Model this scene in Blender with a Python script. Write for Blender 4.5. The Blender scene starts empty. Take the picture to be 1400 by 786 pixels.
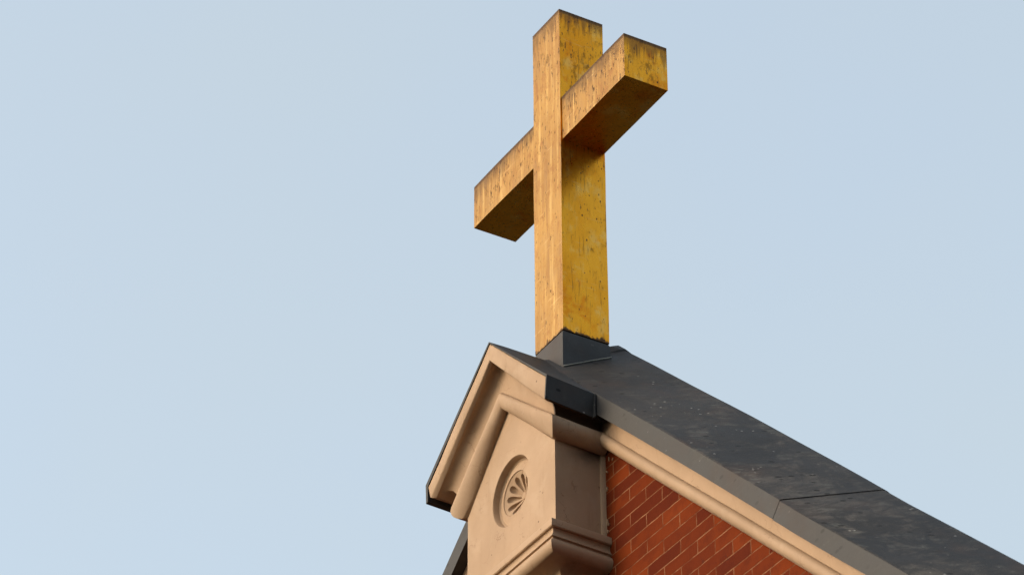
import bpy, bmesh, math, random
from mathutils import Vector, Matrix, noise
random.seed(7)
sc = bpy.context.scene
R = math.radians

# ---------------------------------------------------------------- camera
cam_d = bpy.data.cameras.new('camera')
cam = bpy.data.objects.new('camera', cam_d)
sc.collection.objects.link(cam)
c_r = Vector((0.5023, 0.8647, -0.0028)); c_u = Vector((0.4884, -0.2811, 0.8261)); c_d = Vector((-0.7135, 0.4163, 0.5635))
m = Matrix((c_r, c_u, -c_d)).transposed().to_4x4()
m.translation = Vector((11.3644, -6.948, -8.7357))
cam.matrix_world = m
cam_d.sensor_width = 36.0
cam_d.lens = 4769.0355 / 1400 * 36
cam_d.clip_start = 0.1
cam_d.clip_end = 3000
cam_d.dof.use_dof = True
cam_d.dof.focus_distance = 15.6
cam_d.dof.aperture_fstop = 5.6
sc.camera = cam

# ---------------------------------------------------------------- light
SUN_DIR = Vector((-0.30, -0.90, 0.40)).normalized()      # towards the sun
elev = math.asin(SUN_DIR.z)
azim = math.atan2(SUN_DIR.x, SUN_DIR.y)                   # clockwise from +Y
world = bpy.data.worlds.new('World')
sc.world = world
world.use_nodes = True
wn, wl = world.node_tree.nodes, world.node_tree.links
wn.clear()
w_out = wn.new('ShaderNodeOutputWorld')
w_bg = wn.new('ShaderNodeBackground')
w_sky = wn.new('ShaderNodeTexSky')
w_sky.sky_type = 'NISHITA'
w_sky.sun_disc = False
w_sky.sun_elevation = elev
w_sky.sun_rotation = azim
w_sky.air_density = 1.0
w_sky.dust_density = 4.0
w_sky.ozone_density = 1.5
w_bg.inputs['Strength'].default_value = 0.119
w_mix = wn.new('ShaderNodeMix'); w_mix.data_type = 'RGBA'          # thin even cloud veils the clear sky
w_tc0 = wn.new('ShaderNodeTexCoord')
w_nz = wn.new('ShaderNodeTexNoise'); w_nz.inputs['Scale'].default_value = 2.2; w_nz.inputs['Detail'].default_value = 4.0
wl.new(w_tc0.outputs['Generated'], w_nz.inputs['Vector'])
w_nr = wn.new('ShaderNodeMapRange')
w_nr.inputs[1].default_value = 0.30; w_nr.inputs[2].default_value = 0.70; w_nr.inputs[3].default_value = 0.50; w_nr.inputs[4].default_value = 0.74
wl.new(w_nz.outputs['Fac'], w_nr.inputs[0])
wl.new(w_nr.outputs[0], w_mix.inputs[0])
w_mix.inputs[7].default_value = (1.30, 1.43, 1.36, 1)
wl.new(w_sky.outputs[0], w_mix.inputs[6])
# unseen sky on the right, dimmed to keep the pier's side face darker
w_tc = wn.new('ShaderNodeTexCoord')
w_dot = wn.new('ShaderNodeVectorMath'); w_dot.operation = 'DOT_PRODUCT'
w_dot.inputs[1].default_value = (0.84, -0.20, -0.50)
wl.new(w_tc.outputs['Generated'], w_dot.inputs[0])
w_rng = wn.new('ShaderNodeMapRange'); w_rng.interpolation_type = 'SMOOTHSTEP'
w_rng.inputs[1].default_value = 0.15; w_rng.inputs[2].default_value = 0.75; w_rng.inputs[3].default_value = 1.0; w_rng.inputs[4].default_value = 0.42
wl.new(w_dot.outputs['Value'], w_rng.inputs[0])
w_dim = wn.new('ShaderNodeMix'); w_dim.data_type = 'RGBA'; w_dim.blend_type = 'MULTIPLY'
w_dim.inputs[0].default_value = 1.0
wl.new(w_mix.outputs[2], w_dim.inputs[6]); wl.new(w_rng.outputs[0], w_dim.inputs[7])
wl.new(w_dim.outputs[2], w_bg.inputs['Color'])
wl.new(w_bg.outputs[0], w_out.inputs['Surface'])

sun_d = bpy.data.lights.new('sun', 'SUN')
sun_d.energy = 0.47
sun_d.angle = R(28)
sun_d.color = (1.0, 0.84, 0.66)
sun = bpy.data.objects.new('sun', sun_d)
sc.collection.objects.link(sun)
sun.rotation_euler = (-SUN_DIR).to_track_quat('-Z', 'Y').to_euler()

vs = sc.view_settings
vs.view_transform = 'Standard'; vs.look = 'None'; vs.gamma = 1; vs.use_curve_mapping = False
vs.exposure = 2.0

# ---------------------------------------------------------------- node helpers
class Mat:
    def __init__(s, name):
        s.m = bpy.data.materials.new(name); s.m.use_nodes = True
        s.n, s.l = s.m.node_tree.nodes, s.m.node_tree.links
        s.n.clear()
        s.out = s.n.new('ShaderNodeOutputMaterial')
        s.b = s.n.new('ShaderNodeBsdfPrincipled')
        s.l.new(s.b.outputs[0], s.out.inputs['Surface'])
        s.tc = s.n.new('ShaderNodeTexCoord').outputs['Object']
    def put(s, sock, v):
        if isinstance(v, bpy.types.NodeSocket): s.l.new(v, sock)
        elif v is not None: sock.default_value = v
    def map(s, scale=(1, 1, 1), loc=(0, 0, 0), rot=(0, 0, 0), vec=None):
        n = s.n.new('ShaderNodeMapping')
        n.inputs['Scale'].default_value = scale; n.inputs['Location'].default_value = loc; n.inputs['Rotation'].default_value = rot
        s.put(n.inputs['Vector'], vec or s.tc)
        return n.outputs[0]
    def noise(s, scale, detail=4, rough=0.55, vec=None, dist=0.0):
        n = s.n.new('ShaderNodeTexNoise')
        n.inputs['Scale'].default_value = scale; n.inputs['Detail'].default_value = detail
        n.inputs['Roughness'].default_value = rough; n.inputs['Distortion'].default_value = dist
        s.put(n.inputs['Vector'], vec or s.tc)
        return n.outputs['Fac']
    def voro(s, scale, vec=None, feature='F1', rand=1.0):
        n = s.n.new('ShaderNodeTexVoronoi'); n.feature = feature
        n.inputs['Scale'].default_value = scale; n.inputs['Randomness'].default_value = rand
        s.put(n.inputs['Vector'], vec or s.tc)
        return n.outputs['Distance']
    def ramp(s, v, a, b, lo=0.0, hi=1.0):
        n = s.n.new('ShaderNodeMapRange'); n.interpolation_type = 'SMOOTHSTEP'
        s.put(n.inputs[0], v)
        n.inputs[1].default_value = a; n.inputs[2].default_value = b; n.inputs[3].default_value = lo; n.inputs[4].default_value = hi
        return n.outputs[0]
    def math(s, op, a, b=0.0):
        n = s.n.new('ShaderNodeMath'); n.operation = op
        s.put(n.inputs[0], a); s.put(n.inputs[1], b)
        return n.outputs[0]
    def mix(s, f, a, b, mode='MIX'):
        n = s.n.new('ShaderNodeMix'); n.data_type = 'RGBA'; n.blend_type = mode
        s.put(n.inputs[0], f)
        s.put(n.inputs[6], (*a, 1) if isinstance(a, tuple) else a)
        s.put(n.inputs[7], (*b, 1) if isinstance(b, tuple) else b)
        return n.outputs[2]
    def sep(s, vec=None):
        n = s.n.new('ShaderNodeSeparateXYZ'); s.put(n.inputs[0], vec or s.tc)
        return n.outputs
    def comb(s, x, y, z):
        n = s.n.new('ShaderNodeCombineXYZ')
        for i, v in enumerate((x, y, z)): s.put(n.inputs[i], v)
        return n.outputs[0]
    def bump(s, h, strength=0.3, dist=0.01, prev=None):
        n = s.n.new('ShaderNodeBump')
        n.inputs['Strength'].default_value = strength; n.inputs['Distance'].default_value = dist
        s.put(n.inputs['Height'], h)
        if prev: s.put(n.inputs['Normal'], prev)
        return n.outputs[0]
    def set(s, color=None, rough=None, metal=None, normal=None, spec=None):
        s.put(s.b.inputs['Base Color'], (*color, 1) if isinstance(color, tuple) else color)
        s.put(s.b.inputs['Roughness'], rough); s.put(s.b.inputs['Metallic'], metal)
        s.put(s.b.inputs['Specular IOR Level'], spec)
        if normal: s.put(s.b.inputs['Normal'], normal)
        return s.m

BASE = Vector((0.0, 4.0, -10.34))          # foot of the church

# ---------------------------------------------------------------- materials
def mat_gold(name, top, foot=None):
    g = Mat(name)
    x, y, z = g.sep()
    geo = g.n.new('ShaderNodeNewGeometry')
    nx, ny, nz_ = g.sep(geo.outputs['True Normal'])
    front = g.ramp(ny, -0.45, -0.75)                          # front-facing sides are duller and less metallic
    streak = g.noise(1, 5, 0.62, g.map((44, 44, 2.2)))
    fine = g.noise(1, 4, 0.65, g.map((90, 90, 6)))
    grain = g.noise(1, 3, 0.6, g.map((210, 210, 14), (3, 1, 2)))
    big = g.noise(3.2, 5, 0.62, g.map((1, 1, 0.55), (3, 1, 7)))
    big2 = g.noise(6.0, 6, 0.68, g.map((1, 1, 0.6), (11, 4, 2)), dist=0.5)
    mott = g.noise(19, 6, 0.72, g.map((1, 1, 0.6), (2, 4, 6)))
    clean = g.mix(g.ramp(big, 0.36, 0.66), (0.86, 0.310, 0.010), (0.97, 0.41, 0.024))
    clean = g.mix(g.ramp(big2, 0.54, 0.66, 0, 0.65), clean, (0.76, 0.190, 0.004))
    low = g.ramp(z, top * 0.62, top * 0.80)
    up = g.ramp(nz_, -0.7, -0.3, 0.25, 1.0)                   # sheltered faces keep their leaf
    clean = g.mix(g.math('MULTIPLY', up, g.ramp(g.math('ADD', mott, g.math('MULTIPLY', low, 0.05)), 0.575, 0.69, 0, 0.7)), clean, (0.27, 0.110, 0.010))
    clean = g.mix(g.ramp(g.noise(8, 5, 0.7, g.map((1, 1, 0.7), (7, 7, 1))), 0.52, 0.66, 0, 0.65), clean, (0.92, 0.50, 0.10))
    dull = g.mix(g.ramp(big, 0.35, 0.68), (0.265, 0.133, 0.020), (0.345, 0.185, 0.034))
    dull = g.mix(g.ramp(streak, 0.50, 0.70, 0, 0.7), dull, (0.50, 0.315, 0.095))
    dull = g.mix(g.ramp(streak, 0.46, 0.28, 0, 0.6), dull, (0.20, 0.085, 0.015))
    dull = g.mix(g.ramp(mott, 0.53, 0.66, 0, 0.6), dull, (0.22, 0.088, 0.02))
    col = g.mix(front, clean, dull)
    col = g.mix(g.ramp(fine, 0.56, 0.68, 0, 0.65), col, (0.24, 0.10, 0.018))
    col = g.mix(g.ramp(grain, 0.60, 0.74, 0, 0.30), col, (0.22, 0.09, 0.02))
    scr = g.noise(1, 2, 0.5, g.map((7, 7, 95), rot=(0.25, 0.32, 0.0)))
    col = g.mix(g.ramp(scr, 0.655, 0.72, 0, 0.16), col, (0.80, 0.56, 0.25))
    scr2 = g.noise(1, 3, 0.6, g.map((80, 80, 12), (6, 1, 3), rot=(-0.3, 0.45, 0.0)))
    col = g.mix(g.ramp(scr2, 0.655, 0.72, 0, 0.6), col, (0.13, 0.05, 0.012))
    # flecks where the leaf is gone, thicker towards the weathered top
    edge = g.math('SUBTRACT', top, z)
    more = g.ramp(edge, 0.8, 0.0, 0.0, 0.040)
    fl = g.noise(1, 5, 0.7, g.map((72, 72, 20), (5, 2, 1)))
    clump = g.noise(4.5, 3, 0.6, g.map((1, 1, 0.6), (4, 9, 2)))
    flecks = g.ramp(g.math('ADD', g.math('ADD', fl, more), g.math('ADD', g.math('MULTIPLY', clump, 0.16), g.math('MULTIPLY', front, 0.022))), 0.722, 0.760)
    vp = g.map((44, 44, 25))
    pit = g.math('MULTIPLY', g.ramp(g.voro(1, vp), 0.20, 0.12), g.ramp(g.noise(23, 3, 0.6), 0.52, 0.60))
    pits = g.math('MULTIPLY', up, g.math('MAXIMUM', pit, flecks))
    # rain weathering that runs down from the top edge
    run = g.math('MULTIPLY', g.math('SUBTRACT', g.noise(1, 5, 0.7, g.map((60, 60, 2.5), (2, 8, 3))), 0.30), 0.42)
    wear = g.ramp(g.math('SUBTRACT', edge, run), -0.05, 0.03, 0.50, 0.0)
    wear2 = g.ramp(g.math('ADD', edge, g.math('MULTIPLY', fine, 0.02)), 0.018, 0.050, 0.88, 0.0)
    wearf = g.math('MAXIMUM', wear, wear2)
    if foot is not None:                                      # grime along the ragged foot
        ft = g.ramp(g.math('SUBTRACT', z, g.math('MULTIPLY', g.math('SUBTRACT', mott, 0.42), 0.10)), foot - 0.022, foot - 0.010, 0.92, 0.0)
        wearf = g.math('MAXIMUM', wearf, ft)
    col = g.mix(wearf, col, (0.060, 0.028, 0.010))
    col = g.mix(g.math('MULTIPLY', pits, 0.85), col, (0.045, 0.018, 0.007))
    dirt = g.math('MAXIMUM', wearf, pits)
    h = g.math('SUBTRACT', g.math('ADD', g.math('MULTIPLY', streak, 0.5), g.math('MULTIPLY', big2, 0.8)), pits)
    nm = g.bump(h, 0.3, 0.0016)
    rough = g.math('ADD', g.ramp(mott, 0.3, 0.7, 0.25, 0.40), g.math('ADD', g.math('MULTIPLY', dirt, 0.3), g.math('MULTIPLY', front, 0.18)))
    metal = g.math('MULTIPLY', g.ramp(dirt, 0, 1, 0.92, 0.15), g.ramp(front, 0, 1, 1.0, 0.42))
    return g.set(col, rough, metal, nm, 0.3)

def mat_lead(name, tint=(0.0235, 0.0230, 0.0235)):
    g = Mat(name)
    geo = g.n.new('ShaderNodeNewGeometry')
    fx, fy, fz = g.sep(geo.outputs['True Normal'])
    a = g.noise(1.3, 6, 0.62, g.map(loc=(2, 5, 1)))
    b = g.noise(3.6, 7, 0.72, g.map((1, 1.6, 1), (7, 1, 3)), 0.6)
    c = g.noise(1, 6, 0.75, g.map((30, 9, 3.5), (1, 1, 9)))         # runs down the sheet
    d = g.noise(1, 6, 0.75, g.map((5, 5, 34), (8, 2, 1)))          # wiped across it
    fine = g.noise(60, 5, 0.7)
    col = g.mix(g.ramp(a, 0.38, 0.64), tint, tuple(t * 1.5 for t in tint))
    front_lit = g.ramp(fy, -0.90, -0.97)  # front faces painted lighter, as sheet lit from the front
    col = g.mix(g.math('MULTIPLY', front_lit, 0.8 if tint[0] > 0.023 else 0.35), col, (0.066, 0.064, 0.062))
    red = g.noise(2.4, 5, 0.6, g.map(loc=(9, 9, 4)))
    col = g.mix(g.ramp(red, 0.50, 0.70, 0, 0.5), col, (0.062, 0.042, 0.034))
    cloud = g.math('MULTIPLY', g.ramp(b, 0.43, 0.62), g.math('MULTIPLY', g.ramp(fy, -0.95, -0.75, 0.30, 1.0), g.ramp(g.sep()[0], 0.35, 1.30, 0.30, 1.0)))      # upright faces shed the weather
    col = g.mix(g.math('MULTIPLY', cloud, g.ramp(c, 0.38, 0.62, 0.06, 0.66)), col, (0.098, 0.088, 0.079))
    col = g.mix(g.math('MULTIPLY', cloud, g.ramp(d, 0.50, 0.66, 0, 0.45)), col, (0.150, 0.157, 0.142))
    scuff = g.noise(1, 5, 0.75, g.map((9, 22, 40), (3, 3, 3)))
    col = g.mix(g.ramp(scuff, 0.655, 0.73, 0, 0.5), col, (0.22, 0.21, 0.195))
    col = g.mix(g.ramp(fine, 0.60, 0.75, 0, 0.35), col, (0.020, 0.018, 0.016))
    spot = g.math('MULTIPLY', g.ramp(g.voro(12, g.map((1, 1, 1.8))), 0.20, 0.13), g.ramp(g.noise(3.3, 2, 0.5, g.map(loc=(1, 6, 2))), 0.46, 0.54))
    col = g.mix(g.math('MULTIPLY', spot, g.ramp(fy, -0.9, -0.97, 0.92, 0.35)), col, (0.008, 0.007, 0.006))
    wsp = g.math('MULTIPLY', g.ramp(g.voro(21, g.map((1, 1, 1.5), (3, 3, 8))), 0.15, 0.07), g.ramp(g.noise(3.7, 2, 0.5, g.map(loc=(5, 2, 7))), 0.54, 0.60))
    col = g.mix(g.math('MULTIPLY', wsp, g.ramp(fy, -0.9, -0.97, 0.7, 0.2)), col, (0.34, 0.33, 0.31))
    h = g.math('ADD', g.math('MULTIPLY', a, 0.7), g.math('MULTIPLY', fine, 0.10))
    nm = g.bump(h, 0.5, 0.016)
    return g.set(col, g.ramp(b, 0.3, 0.8, 0.58, 0.75), 0.0, nm, 0.15)

def mat_stucco(name):
    g = Mat(name)
    a = g.noise(3.0, 5, 0.6)
    b = g.noise(14, 5, 0.65, g.map(loc=(3, 2, 8)))
    f = g.noise(120, 4, 0.7)
    col = g.mix(g.ramp(a, 0.3, 0.7), (0.320, 0.214, 0.131), (0.378, 0.257, 0.162))
    col = g.mix(g.ramp(b, 0.55, 0.8, 0, 0.30), col, (0.28, 0.165, 0.08))
    st = g.noise(1, 5, 0.65, g.map((26, 26, 2.2), (4, 1, 2)))
    col = g.mix(g.ramp(st, 0.54, 0.74, 0, 0.28), col, (0.24, 0.145, 0.075))
    blot = g.noise(5.2, 6, 0.7, g.map(loc=(1, 8, 3)), 0.4)
    col = g.mix(g.ramp(blot, 0.50, 0.66, 0, 0.30), col, (0.43, 0.315, 0.215))
    # hairline cracks
    wob = g.mix(0.12, g.tc, None)
    n2 = g.n.new('ShaderNodeTexNoise'); n2.inputs['Scale'].default_value = 14; n2.inputs['Detail'].default_value = 5
    g.l.new(g.tc, n2.inputs['Vector'])
    wob = g.mix(0.10, g.tc, n2.outputs['Color'])
    ck = g.ramp(g.voro(7.5, wob, 'DISTANCE_TO_EDGE'), 0.013, 0.004)
    ckm = g.math('MULTIPLY', ck, g.ramp(g.noise(6.5, 3, 0.6, g.map(loc=(8, 1, 5))), 0.52, 0.60))
    col = g.mix(g.math('MULTIPLY', ckm, 0.55), col, (0.20, 0.115, 0.06))
    # grime specks
    sp = g.math('MULTIPLY', g.ramp(g.voro(24), 0.15, 0.08), g.ramp(g.noise(7, 2, 0.5, g.map(loc=(4, 4, 9))), 0.58, 0.66))
    col = g.mix(g.math('MULTIPLY', sp, 0.85), col, (0.07, 0.035, 0.02))
    # sooty stain and painted-in shade darken the hollow beside the pier
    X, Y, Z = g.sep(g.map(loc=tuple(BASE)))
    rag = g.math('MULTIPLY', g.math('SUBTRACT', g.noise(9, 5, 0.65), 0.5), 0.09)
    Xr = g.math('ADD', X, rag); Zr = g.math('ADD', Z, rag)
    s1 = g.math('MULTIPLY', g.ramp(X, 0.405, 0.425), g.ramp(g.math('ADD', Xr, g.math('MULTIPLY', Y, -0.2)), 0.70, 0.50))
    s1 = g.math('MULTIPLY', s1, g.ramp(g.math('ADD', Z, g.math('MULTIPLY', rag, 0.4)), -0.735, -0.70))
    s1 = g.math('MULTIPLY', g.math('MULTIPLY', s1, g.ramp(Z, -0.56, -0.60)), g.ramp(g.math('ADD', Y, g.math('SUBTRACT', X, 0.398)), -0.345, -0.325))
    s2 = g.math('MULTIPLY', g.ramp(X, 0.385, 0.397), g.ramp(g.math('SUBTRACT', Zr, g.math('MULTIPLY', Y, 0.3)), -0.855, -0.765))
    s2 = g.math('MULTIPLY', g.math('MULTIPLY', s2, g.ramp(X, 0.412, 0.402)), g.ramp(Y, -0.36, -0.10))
    soot_shade = g.math('MAXIMUM', g.math('MULTIPLY', s1, 0.93), g.math('MULTIPLY', s2, 0.9))
    col = g.mix(soot_shade, col, (0.020, 0.011, 0.007))
    h = g.math('SUBTRACT', g.math('ADD', g.math('MULTIPLY', b, 0.7), g.math('MULTIPLY', f, 0.25)), g.math('MULTIPLY', ckm, 0.5))
    return g.set(col, 0.72, 0.0, g.bump(h, 0.35, 0.006), 0.3)

def mat_brick(name, side=False):
    g = Mat(name)
    x, y, z = g.sep()
    u = g.math('ADD', y if side else x, -0.473 + (BASE.x if not side else 0.1))
    v = g.math('ADD', z, 1.2597 + BASE.z)
    nz = g.n.new('ShaderNodeTexNoise'); nz.inputs['Scale'].default_value = 18; nz.inputs['Detail'].default_value = 3
    g.l.new(g.tc, nz.inputs['Vector'])
    sx, sy, sz = g.sep(nz.outputs['Color'])
    u = g.math('ADD', u, g.math('MULTIPLY', g.math('SUBTRACT', sx, 0.5), 0.008))
    v = g.math('ADD', v, g.math('MULTIPLY', g.math('SUBTRACT', sy, 0.5), 0.007))
    vec = g.comb(u, v, 0.0)
    def brick(mort, smooth):
        t = g.n.new('ShaderNodeTexBrick')
        t.offset = 0.5; t.offset_frequency = 2; t.squash = 1.0
        t.inputs['Scale'].default_value = 1.0
        t.inputs['Brick Width'].default_value = 0.252
        t.inputs['Row Height'].default_value = 0.0638
        t.inputs['Mortar Size'].default_value = mort
        t.inputs['Mortar Smooth'].default_value = smooth
        t.inputs['Bias'].default_value = 0.0
        t.inputs['Color1'].default_value = (0, 0, 0, 1); t.inputs['Color2'].default_value = (1, 1, 1, 1)
        t.inputs['Mortar'].default_value = (0.5, 0.5, 0.5, 1)
        g.l.new(vec, t.inputs['Vector'])
        return t
    t = brick(0.0030, 0.3)
    tone = g.sep(t.outputs['Color'])[0]
    a = g.noise(9, 5, 0.65)
    fine = g.noise(75, 5, 0.7)
    col = g.mix(tone, (0.078, 0.0115, 0.0030), (0.150, 0.0265, 0.0046))
    col = g.mix(g.ramp(a, 0.42, 0.75, 0, 0.6), col, (0.062, 0.010, 0.004))
    col = g.mix(g.ramp(fine, 0.60, 0.78, 0, 0.5), col, (0.18, 0.040, 0.012))
    blk = g.math('MULTIPLY', g.ramp(g.noise(30, 4, 0.7, g.map(loc=(3, 3, 3))), 0.62, 0.70), g.ramp(g.noise(2.6, 3, 0.6), 0.45, 0.6))
    col = g.mix(g.math('MULTIPLY', blk, 0.7), col, (0.045, 0.014, 0.010))
    mw = g.noise(11, 4, 0.65, g.map(loc=(1, 7, 3)))
    mcol = g.mix(g.ramp(mw, 0.35, 0.7), (0.11, 0.036, 0.015), (0.24, 0.115, 0.058))
    col = g.mix(g.math('MULTIPLY', t.outputs['Fac'], g.ramp(mw, 0.22, 0.5, 0.45, 1.0)), col, mcol)
    h = g.math('ADD', g.math('MULTIPLY', t.outputs['Fac'], -0.8), g.math('MULTIPLY', fine, 0.35))
    return g.set(col, 0.82, 0.0, g.bump(h, 0.5, 0.005), 0.05)

def mat_slate(name):
    g = Mat(name)
    a = g.noise(4, 5, 0.6)
    col = g.mix(g.ramp(a, 0.3, 0.7), (0.045, 0.046, 0.05), (0.085, 0.085, 0.09))
    return g.set(col, 0.6, 0.0, g.bump(a, 0.4, 0.01))

def mat_ground(name):
    g = Mat(name)
    a = g.noise(0.35, 6, 0.6); b = g.noise(60, 4, 0.7)
    col = g.mix(g.ramp(a, 0.3, 0.7), (0.028, 0.026, 0.024), (0.045, 0.041, 0.037))
    return g.set(col, 0.95, 0.0, g.bump(b, 0.4, 0.01), 0.05)

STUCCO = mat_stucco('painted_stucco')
LEAD = mat_lead('lead_sheet')
LEADD = mat_lead('dark_lead_sheet', (0.029, 0.0285, 0.028))
BRICK = mat_brick('red_brick')
BRICKS = mat_brick('red_brick_side', True)
SOLDER = mat_lead('solder', (0.20, 0.20, 0.175))
LEADF = mat_lead('foot_lead', (0.046, 0.046, 0.046))
SLATE = mat_slate('slate')
GROUND = mat_ground('asphalt')

# ---------------------------------------------------------------- mesh helpers
def finish(name, bm, mat, parent=None, loc=Vector((0, 0, 0)), sharp=35, smooth=True):
    bmesh.ops.remove_doubles(bm, verts=bm.verts, dist=1e-5)
    bmesh.ops.recalc_face_normals(bm, faces=bm.faces)
    for f in bm.faces: f.smooth = smooth
    for e in bm.edges:
        if len(e.link_faces) == 2:
            e.smooth = e.calc_face_angle(0) < R(sharp)
        else: e.smooth = False
    bmesh.ops.translate(bm, verts=bm.verts, vec=-loc)
    me = bpy.data.meshes.new(name)
    bm.to_mesh(me); bm.free()
    me.materials.append(mat)
    o = bpy.data.objects.new(name, me)
    sc.collection.objects.link(o)
    if parent: o.parent = parent
    return o

def empty(name, loc, label, cat):
    o = bpy.data.objects.new(name, None)
    o.empty_display_size = 0.3
    sc.collection.objects.link(o)
    o.location = loc
    o['label'] = label; o['category'] = cat
    return o

def loft(bm, rings, closed=True, caps=True):
    """rings: equal-length lists of points; skins them one after another."""
    vr = [[bm.verts.new(p) for p in r] for r in rings]
    n = len(vr[0])
    for a, b in zip(vr[:-1], vr[1:]):
        for i in range(n if closed else n - 1):
            j = (i + 1) % n
            try: bm.faces.new((a[i], a[j], b[j], b[i]))
            except ValueError: pass
    if caps and closed:
        bm.faces.new(vr[0]); bm.faces.new(list(reversed(vr[-1])))
    return vr

def box(bm, x0, x1, y0, y1, z0, z1):
    v = [bm.verts.new((x, y, z)) for z in (z0, z1) for x, y in ((x0, y0), (x1, y0), (x1, y1), (x0, y1))]
    for f in ((0, 1, 2, 3), (7, 6, 5, 4), (0, 4, 5, 1), (1, 5, 6, 2), (2, 6, 7, 3), (3, 7, 4, 0)):
        bm.faces.new([v[i] for i in f])

def bevel(bm, w, seg=2):
    bmesh.ops.bevel(bm, geom=list(bm.edges), offset=w, segments=seg, profile=0.6, affect='EDGES')

def roughen(bm, amp, freq, seed=0.0):
    for v in bm.verts:
        n = noise.noise_vector(v.co * freq + Vector((seed, seed * 2, -seed)))
        v.co += n * amp

# ================================================================ ground
bm = bmesh.new()
N = 24; S = 900.0
gv = [[bm.verts.new((-S + 2 * S * i / N, -S + 2 * S * j / N, BASE.z)) for i in range(N + 1)] for j in range(N + 1)]
for j in range(N):
    for i in range(N):
        bm.faces.new((gv[j][i], gv[j][i + 1], gv[j + 1][i + 1], gv[j + 1][i]))
o = finish('ground', bm, GROUND)
o['kind'] = 'structure'

# ================================================================ church
church = empty('church', BASE, 'red brick church gable with cream stucco cornice, projecting pier and dark metal coping', 'church')
MR, ML = 0.915, 0.76                      # the two pitches of the gable
YW = -0.09                                # front of the brick wall
XE = 4.6                                  # where the rakes end
def rake_z(h, x):
    return h - (MR * x if x >= 0 else -ML * x)

# brick gable wall down to the ground
bm = bmesh.new()
zr, zl = rake_z(-0.36, XE - 0.3), rake_z(-0.36, -XE + 0.3)
poly = [(-XE + 0.3, BASE.z), (XE - 0.3, BASE.z), (XE - 0.3, zr), (0, -0.36), (-XE + 0.3, zl)]
loft(bm, [[(x, y, z) for x, z in poly] for y in (YW, 0.30)])
finish('gable_wall', bm, BRICK, church, BASE)
for sx, zt in ((1, zr), (-1, zl)):
    bm = bmesh.new()
    xo = sx * (XE - 0.3)
    box(bm, min(xo, xo - sx * 0.35), max(xo, xo - sx * 0.35), 0.301, 15.0, BASE.z, zt - 0.75)
    finish('side_wall', bm, BRICKS, church, BASE)
bm = bmesh.new()
loft(bm, [[(x, y, z - (0.75 if z > BASE.z else 0)) for x, z in poly] for y in (15.0, 15.35)])
finish('rear_wall', bm, BRICK, church, BASE)
# roof slopes behind the parapet
for sx, zt in ((1, rake_z(-0.95, XE)), (-1, rake_z(-0.95, -XE))):
    bm = bmesh.new()
    rows = 26
    prof = []
    for k in range(rows + 1):
        t = k / rows
        x = sx * XE * t; z = -0.95 + (zt + 0.95) * t
        prof.append((x, z + 0.012))
        if k < rows: prof.append((sx * XE * (t + 1 / rows) , -0.95 + (zt + 0.95) * (t + 1 / rows) + 0.030))
    pts = prof + [(sx * XE, zt - 0.12), (0, -1.07)]
    loft(bm, [[(x, y, z) for x, z in pts] for y in (0.66, 15.4)])
    finish('roof', bm, SLATE, church, BASE, smooth=False)

# ---- rake cornice in stucco: frieze hollow and roll under the coping
def arc(cy, cz, ry, rz, a0, a1, n):
    return [(cy + ry * math.cos(R(a0 + (a1 - a0) * k / n)), cz + rz * math.sin(R(a0 + (a1 - a0) * k / n))) for k in range(n + 1)]
# profile as (overhang e from the wall face, height h)
cornice = [(-0.05, -0.215), (0.037, -0.215), (0.036, -0.235), (0.034, -0.246), (0.032, -0.262), (0.029, -0.285), (0.028, -0.311)]
cornice += [(0.022 + 0.036 * math.sin(R(t)) + 0.007 * math.cos(R(t)), -0.352 + 0.041 * math.cos(R(t))) for t in range(0, 196, 15)]
cornice += [(-0.05, -0.386)]
for sx in (1, -1):
    bm = bmesh.new()
    xs = [0.0] + [0.2 + 0.2 * k for k in range(23)]
    rings = []
    for x in xs:
        w = lambda s: 0.004 * noise.noise(Vector((x * 1.7, s, sx * 3.0)))
        hs = (0.03 if x else 0.0)
        rings.append([(sx * x, YW - e + w(1), rake_z(h, sx * x) + w(2)) for e, h in cornice])
    loft(bm, rings)
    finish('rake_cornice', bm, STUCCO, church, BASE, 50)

# ---- dark metal saddle-back coping in lapped lengths
cope = [(-0.124, -0.2285), (-0.1815, -0.2285), (-0.1815, -0.122), (-0.176, -0.115), (0.236, 0.094), (0.250, 0.098), (0.264, 0.094), (0.676, -0.115), (0.6815, -0.122), (0.6815, -0.2285), (0.672, -0.2285)]
def coping(sx, x0, x1, lift, bowed):
    mm = MR if sx > 0 else ML
    c = 1 / math.hypot(1, mm); s = mm * c
    bm = bmesh.new()
    rings = []
    n = max(2, int((x1 - x0) / 0.14))
    for k in range(n + 1):
        t = k / n
        xb = x0 + (x1 - x0) * t
        ring = []
        for i, (y, h) in enumerate(cope):
            hh = h + lift
            x = xb
            f = 1.0 if x0 > 0 else t                         # square joints, but a plumb mitre at the peak
            x = xb + (hh + 0.118) * c * s * f
            z = rake_z(hh, sx * x) if x > 0 else hh
            d = bowed * math.sin(math.pi * min(1, t)) ** 0.8
            d += 0.0035 * noise.noise(Vector((xb * 2.3, i * 0.7, sx * 5 + x0)))
            # the sheet lips up at the lap
            if k == 0 and x0 > 0: d += 0.004
            ring.append((sx * x, y + 0.003 * noise.noise(Vector((xb * 2.9, i * 0.9, 8.0))), z + d))
        rings.append(ring)
    loft(bm, rings)
    return finish('coping', bm, LEAD, church, BASE, 28)
coping(1, 0.0, 1.825, 0.0, 0.010)
coping(1, 1.830, 4.62, -0.008, 0.004)
coping(-1, 0.0, 2.2, 0.0, 0.0)
coping(-1, 2.21, 4.62, -0.010, 0.0)
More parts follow.
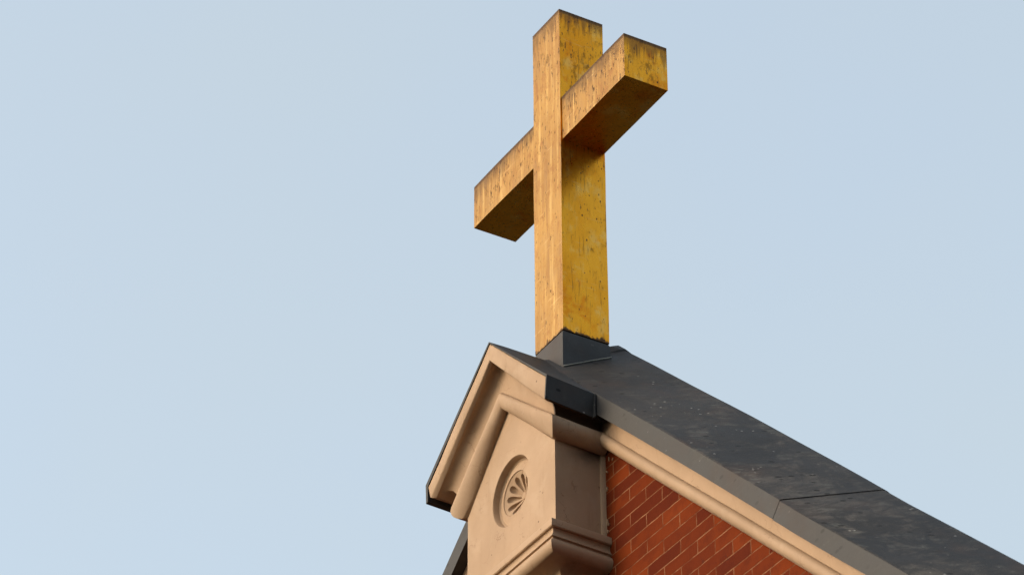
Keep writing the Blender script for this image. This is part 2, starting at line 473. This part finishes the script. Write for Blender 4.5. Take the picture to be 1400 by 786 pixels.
# lap at the peak behind the cross
bm = bmesh.new()
rings = []
for x in (-0.06, -0.03, 0.0, 0.03, 0.06):
    z = rake_z(0, x)
    rings.append([(x, 0.16, z + 0.060), (x, 0.21, z + 0.092), (x, 0.25, z + 0.110), (x, 0.29, z + 0.092), (x, 0.34, z + 0.060), (x, 0.25, z + 0.03)])
loft(bm, rings)
finish('ridge_cap', bm, LEAD, church, BASE, 50)

# ---- the pier that stands out under the peak
YP = -0.338
XL, XR = -0.362, 0.398
MC = (0.027, -0.861)                       # rosette centre on the pier face
R1, R2 = 0.166, 0.106
bm = bmesh.new()
top = [(XL, -0.60), (0.0, -0.37), (XR, -0.60)]
out = [(XL, -1.30), (XR, -1.30)] + [(XR, -0.60), (0.0, -0.37), (XL, -0.60)]
def ring_pts(cx, cz, r, y, n=72): return [(cx + r * math.cos(2 * math.pi * k / n), y, cz + r * math.sin(2 * math.pi * k / n)) for k in range(n)]
def edge_loop(bm, pts):
    vs_ = [bm.verts.new(p) for p in pts]
    es = [bm.edges.new((vs_[i], vs_[(i + 1) % len(vs_)])) for i in range(len(vs_))]
    return vs_, es
def fill(bm, es): return bmesh.ops.triangle_fill(bm, edges=es, use_beauty=True, use_dissolve=False)
def skin(bm, a, b):
    n = len(a)
    for i in range(n): bm.faces.new((a[i], a[(i + 1) % n], b[(i + 1) % n], b[i]))
vo, eo = edge_loop(bm, [(x, YP, z) for x, z in out])
vc, ec = edge_loop(bm, ring_pts(*MC, R1, YP))
fill(bm, eo + ec)
vb = [bm.verts.new((x, YW + 0.02, z - 0.012)) for x, z in out]
skin(bm, vo, vb)
# recess wall eases into the floor
D1 = 0.034
v1 = [bm.verts.new(p) for p in ring_pts(*MC, R1 - 0.003, YP + 0.004)]
v2 = [bm.verts.new(p) for p in ring_pts(*MC, R1 - 0.007, YP + D1 - 0.006)]
v3, e3 = edge_loop(bm, ring_pts(*MC, R1 - 0.016, YP + D1))
skin(bm, vc, v1); skin(bm, v1, v2); skin(bm, v2, v3)
MC2 = (0.003, -0.850); D2 = 0.004
v4, e4 = edge_loop(bm, ring_pts(*MC2, R2, YP + D1))
skin(bm, v3, v4)
v5 = [bm.verts.new(p) for p in ring_pts(*MC2, R2 - 0.002, YP + D1 + D2)]
skin(bm, v4, v5)
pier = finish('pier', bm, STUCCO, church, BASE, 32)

# rosette: recessed disc with drop-shaped petals sunk around a boss
bm = bmesh.new()
YD = YP + D1 + D2 - 0.0010
BOWL = 0.053
def bowl(v):
    r_ = min(1.0, math.hypot(v.co.x - MC2[0], v.co.z - MC2[1]) / R2)
    v.co.y += BOWL * (1 - r_ ** 1.15)
vo, eo = edge_loop(bm, ring_pts(*MC2, R2 - 0.0015, YD))
es = list(eo); petals = []
for k in range(10):
    a = R(100.5 + 36 * k)
    pts = []
    n = 20
    for i in range(n):
        t = 2 * math.pi * i / n
        rr = 0.0560 + 0.0370 * math.cos(t)
        wd = 0.0255 * math.sin(t) * (0.14 + 0.86 * ((rr - 0.019) / 0.074) ** 1.3)
        pts.append((MC2[0] + rr * math.cos(a) - wd * math.sin(a), YD, MC2[1] + rr * math.sin(a) + wd * math.cos(a)))
    v_, e_ = edge_loop(bm, pts)
    es += e_; petals.append((v_, a))
fill(bm, es)
for v_, a in petals:
    c0 = sum((v.co for v in v_), Vector()) / len(v_)
    prev = v_
    for sc_, dy in ((0.93, 0.008), (0.82, 0.014), (0.55, 0.018)):
        nv = [bm.verts.new((c0.x + (v.co.x - c0.x) * sc_, YD + dy, c0.z + (v.co.z - c0.z) * sc_)) for v in v_]
        skin(bm, prev, nv); prev = nv
    bm.faces.new(prev)
# boss
prev = [bm.verts.new(p) for p in ring_pts(*MC2, 0.0175, YD - 0.0005, 20)]
for r_, dy in ((0.017, -0.007), (0.011, -0.012), (0.004, -0.014)):
    nv = [bm.verts.new(p) for p in ring_pts(*MC2, r_, YD + dy, 20)]
    skin(bm, prev, nv); prev = nv
bm.faces.new(prev)
for v in bm.verts: bowl(v)
finish('rosette', bm, STUCCO, pier, BASE, 40)

# gable cornice of the pier: board, hollow and roll, returned along both sides
#        y front, apex z, right (x, z), left (x, z)
G = [(-0.4310, -0.108, (0.485, -0.5540), (-0.556, -0.5640)),
     (-0.4345, -0.114, (0.485, -0.5590), (-0.556, -0.5700)),
     (-0.4350, -0.194, (0.476, -0.6600), (-0.535, -0.6330)),
     (-0.4320, -0.198, (0.473, -0.6630), (-0.530, -0.6370)),
     (-0.4160, -0.199, (0.468, -0.6640), (-0.515, -0.6400)),
     (-0.4120, -0.190, (0.464, -0.6560), (-0.508, -0.6330)),
     (-0.4020, -0.180, (0.460, -0.6460), (-0.492, -0.6220)),
     (-0.3860, -0.182, (0.452, -0.6400), (-0.468, -0.6160)),
     (-0.3680, -0.205, (0.440, -0.6460), (-0.445, -0.6240)),
     (-0.3560, -0.250, (0.432, -0.6620), (-0.432, -0.6460)),
     (-0.3510, -0.310, (0.427, -0.6840), (-0.425, -0.6780)),
     (-0.3505, -0.346, (0.426, -0.6980), (-0.424, -0.7000))]
nT = 14
for k in range(1, nT + 1):
    t = R(205) * k / nT
    e = 0.020 + 0.047 * math.sin(t) + 0.008 * math.cos(t)
    c = math.cos(t)
    G.append((YP - (0.010 + e * 0.62), -0.390 + 0.044 * c, (XR + e, -0.747 + 0.048 * c), (XL - e, -0.750 + 0.048 * c)))
G.append((YP + 0.03, -0.425, (XR - 0.03, -0.775), (XL + 0.03, -0.780)))
G.append((YP + 0.03, -0.125, (XR - 0.03, -0.50), (XL + 0.03, -0.43)))
bm = bmesh.new()
st = []
def lerp(a, b, t): return a + (b - a) * t
stations = []
YB = -0.10
for t in (0.0, 0.5, 1.0):          # left side, back to front
    stations.append([(g[3][0], lerp(YB, g[0], t), g[3][1] - 0.010 * (1 - t)) for g in G])
for t in (0.2, 0.4, 0.6, 0.8, 1.0):
    stations.append([(lerp(g[3][0], 0, t), g[0], lerp(g[3][1], g[1], t)) for g in G])
for t in (0.2, 0.4, 0.6, 0.8, 1.0):
    stations.append([(lerp(0, g[2][0], t), g[0], lerp(g[1], g[2][1], t)) for g in G])
for t in (0.5, 1.0):
    stations.append([(g[2][0], lerp(g[0], YB, t), g[2][1] - 0.020 * t) for g in G])
for i, s_ in enumerate(stations):
    for k, p_ in enumerate(s_):
        if k < len(G) - 2 and i not in (8,):
            n_ = noise.noise_vector(Vector(p_) * 5.0) * 0.0028
            s_[k] = tuple(Vector(p_) + n_)
loft(bm, stations)
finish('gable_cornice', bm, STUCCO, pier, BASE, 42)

# metal cap over the pier gable
bm = bmesh.new()
def capring(y, za, xr, zr_, xl, zl_, th):
    return [(xl, y, zl_), (lerp(xl, 0, 0.5), y, lerp(zl_, za, 0.5) + 0.002), (0, y, za), (lerp(0, xr, 0.33), y, lerp(za, zr_, 0.33) - 0.002),
            (lerp(0, xr, 0.66), y, lerp(za, zr_, 0.66) - 0.001), (xr, y, zr_),
            (xr - 0.014, y, zr_ - 0.112), (xr - 0.022, y, zr_ - 0.111), (xr - 0.008, y, zr_ - 0.006),
            (0.004, y, za - th), (xl + 0.020, y, zl_ - 0.014), (xl + 0.022, y, zl_ - 0.094), (xl + 0.006, y, zl_ - 0.100)]
rings = []
for k in range(7):
    t = k / 6
    y = lerp(-0.4385, -0.150, t)
    rings.append(capring(y, -0.098 + 0.0015 * math.sin(5 * t), 0.503 - 0.012 * t, lerp(-0.5525, -0.572, t), -0.576 , lerp(-0.549, -0.566, t), 0.010))
loft(bm, rings)
finish('metal_cap', bm, LEADD, pier, BASE, 40)
# welt where the eave meets the coping
bm = bmesh.new()
box(bm, 0.470, 0.4965, -0.193, -0.1845, -0.686, -0.568)
bevel(bm, 0.002, 1)
finish('welt', bm, LEADD, pier, BASE)

# stucco strip against the bricks at the back of the pier
bm = bmesh.new()
rings = []
for k in range(9):
    z = lerp(-0.80, -1.27, k / 8)
    w = 0.004 * noise.noise(Vector((z * 9, 2, 1)))
    rings.append([(XR - 0.01, -0.112, z), (XR + 0.008 + w, -0.112, z), (XR + 0.012 + w, -0.106, z), (XR + 0.013 + w, YW + 0.01, z), (XR - 0.01, YW + 0.01, z)])
loft(bm, rings)
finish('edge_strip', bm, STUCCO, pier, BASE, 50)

# corbel under the pier
K = [(-0.03, -1.216), (0.040, -1.219), (0.047, -1.223), (0.0495, -1.227), (0.050, -1.257), (0.046, -1.261),
     (0.037, -1.262), (0.0335, -1.270), (0.034, -1.280), (0.038, -1.292), (0.046, -1.302), (0.047, -1.306), (0.038, -1.309), (0.038, -1.315)]
for k in range(1, 13):
    t = R(20 + 165 * k / 12)
    K.append((0.018 + 0.040 * math.sin(t), -1.348 + 0.037 * math.cos(t)))
K += [(-0.020, -1.392), (-0.042, -1.402), (-0.055, -1.420), (-0.060, -1.450), (-0.060, -2.25), (-0.075, -2.30), (-0.20, -2.42), (-0.245, -2.45)]
bm = bmesh.new()
rings = []
for e, z in K:
    d = 0.014
    ee = min(e, 0.07)
    rings.append([(XR + ee, YW + 0.02 if e > -0.2 else YW + 0.02, z - d), (XR + ee, YP - ee, z), (lerp(XR, XL, .5), YP - ee, z), (XL - ee, YP - ee, z), (XL - ee, YW + 0.02, z - d)])
vr = loft(bm, rings, closed=True, caps=True)
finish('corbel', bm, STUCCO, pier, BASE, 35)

# ================================================================ gold cross
T, HS = 1.8576, 0.125
cross = empty('cross', Vector((0, 0, 0)), 'large weathered gold square-beam cross standing on the dark metal peak of the gable', 'cross')
def beam(name, x0, x1, y0, y1, z0, z1, mat, axis, seed):
    bm = bmesh.new()
    n = 10
    rings = []
    for k in range(n + 1):
        t = k / n
        if axis == 'z':
            z = lerp(z0, z1, t)
            r = [(x0, y0, z), (x1, y0, z), (x1, y1, z), (x0, y1, z)]
        else:
            x = lerp(x0, x1, t)
            r = [(x, y0, z0), (x, y1, z0), (x, y1, z1), (x, y0, z1)]
        rings.append([tuple(Vector(p) + noise.noise_vector(Vector(p) * 3.1 + Vector((seed, 0, seed))) * 0.0028) for p in r])
    loft(bm, rings)
    es = [e for e in bm.edges if len(e.link_faces) == 2 and e.calc_face_angle(0) > R(45)]
    bmesh.ops.bevel(bm, geom=es, offset=0.0040, segments=2, profile=0.5, affect='EDGES')
    return finish(name, bm, mat, cross, Vector((0, 0, 0)), 50)
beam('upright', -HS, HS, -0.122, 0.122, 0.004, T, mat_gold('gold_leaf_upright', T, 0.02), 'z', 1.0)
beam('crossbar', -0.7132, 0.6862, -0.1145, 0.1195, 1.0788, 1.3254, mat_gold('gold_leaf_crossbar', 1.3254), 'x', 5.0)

# lead collar round the foot of the cross
bm = bmesh.new()
e = 0.1265
rings = []
for z, g in ((-0.34, 0.002), (-0.20, 0.001), (-0.10, 0.0), (-0.012, 0.0), (-0.004, -0.004), (0.006, -0.010)):
    rings.append([(-e - g, -e - g, z), (e + g, -e - g, z), (e + g, e + g, z), (-e - g, e + g, z)])
loft(bm, rings)
foot = finish('foot_flashing', bm, LEADF, cross, Vector((0, 0, 0)), 30)
# soldered seam where the collar meets the coping
bm = bmesh.new()
a, b = Vector((0.131, -0.127, -0.199)), Vector((0.131, 0.128, -0.071))
rings = []
for k in range(15):
    t = k / 14
    p = a.lerp(b, t) + Vector((-0.0015, 0, 0.003 * noise.noise(Vector((t * 6, 1, 1)))))
    r_ = 0.0046 + 0.0015 * noise.noise(Vector((t * 9, 4, 2)))
    rings.append([(p.x + r_ * math.cos(R(q)), p.y, p.z + r_ * math.sin(R(q))) for q in range(0, 360, 60)])
loft(bm, rings)
finish('solder_seam', bm, SOLDER, foot, Vector((0, 0, 0)), 60)

# flakes of paint and mortar caught between pier and bricks
rnd = random.Random(3)
for (x, z, ln, tilt) in ((0.424, -0.985, 0.020, 0.5), (0.420, -1.150, 0.030, 0.35), (0.432, -1.165, 0.014, 0.9), (0.423, -1.195, 0.016, 0.1), (0.426, -0.90, 0.014, -0.4), (0.445, -0.845, 0.020, 0.2), (0.475, -0.862, 0.016, 1.0)):
    bm = bmesh.new()
    c = Vector((x, YW - 0.006, z)); d = Vector((math.sin(tilt), -0.25, math.cos(tilt))); w = Vector((math.cos(tilt), 0, -math.sin(tilt)))
    a = [c - d * ln * .5, c - d * ln * .2 + w * ln * .22, c + d * ln * .35 + w * ln * .16, c + d * ln * .5 - w * ln * .05, c - w * ln * .2]
    loft(bm, [a, [p + Vector((0, 0.006, 0)) for p in a]])
    finish('flake', bm, STUCCO, pier, BASE, smooth=False)

# cracked seam where the pier cap tucks under the coping
bm = bmesh.new()
rings = []
for k in range(22):
    t = k / 21
    x = lerp(0.012, 0.300, t)
    p = Vector((x, -0.1835 + 0.003 * noise.noise(Vector((t * 14, 2, 2))), rake_z(-0.112, x) + 0.004 * noise.noise(Vector((t * 11, 5, 1)))))
    r_ = 0.0042 + 0.003 * noise.noise(Vector((t * 17, 3, 7)))
    rings.append([(p.x, p.y + r_ * math.cos(R(q)), p.z + r_ * math.sin(R(q))) for q in range(0, 360, 60)])
loft(bm, rings)
finish('lap_seam', bm, LEADD, church, BASE, 60)
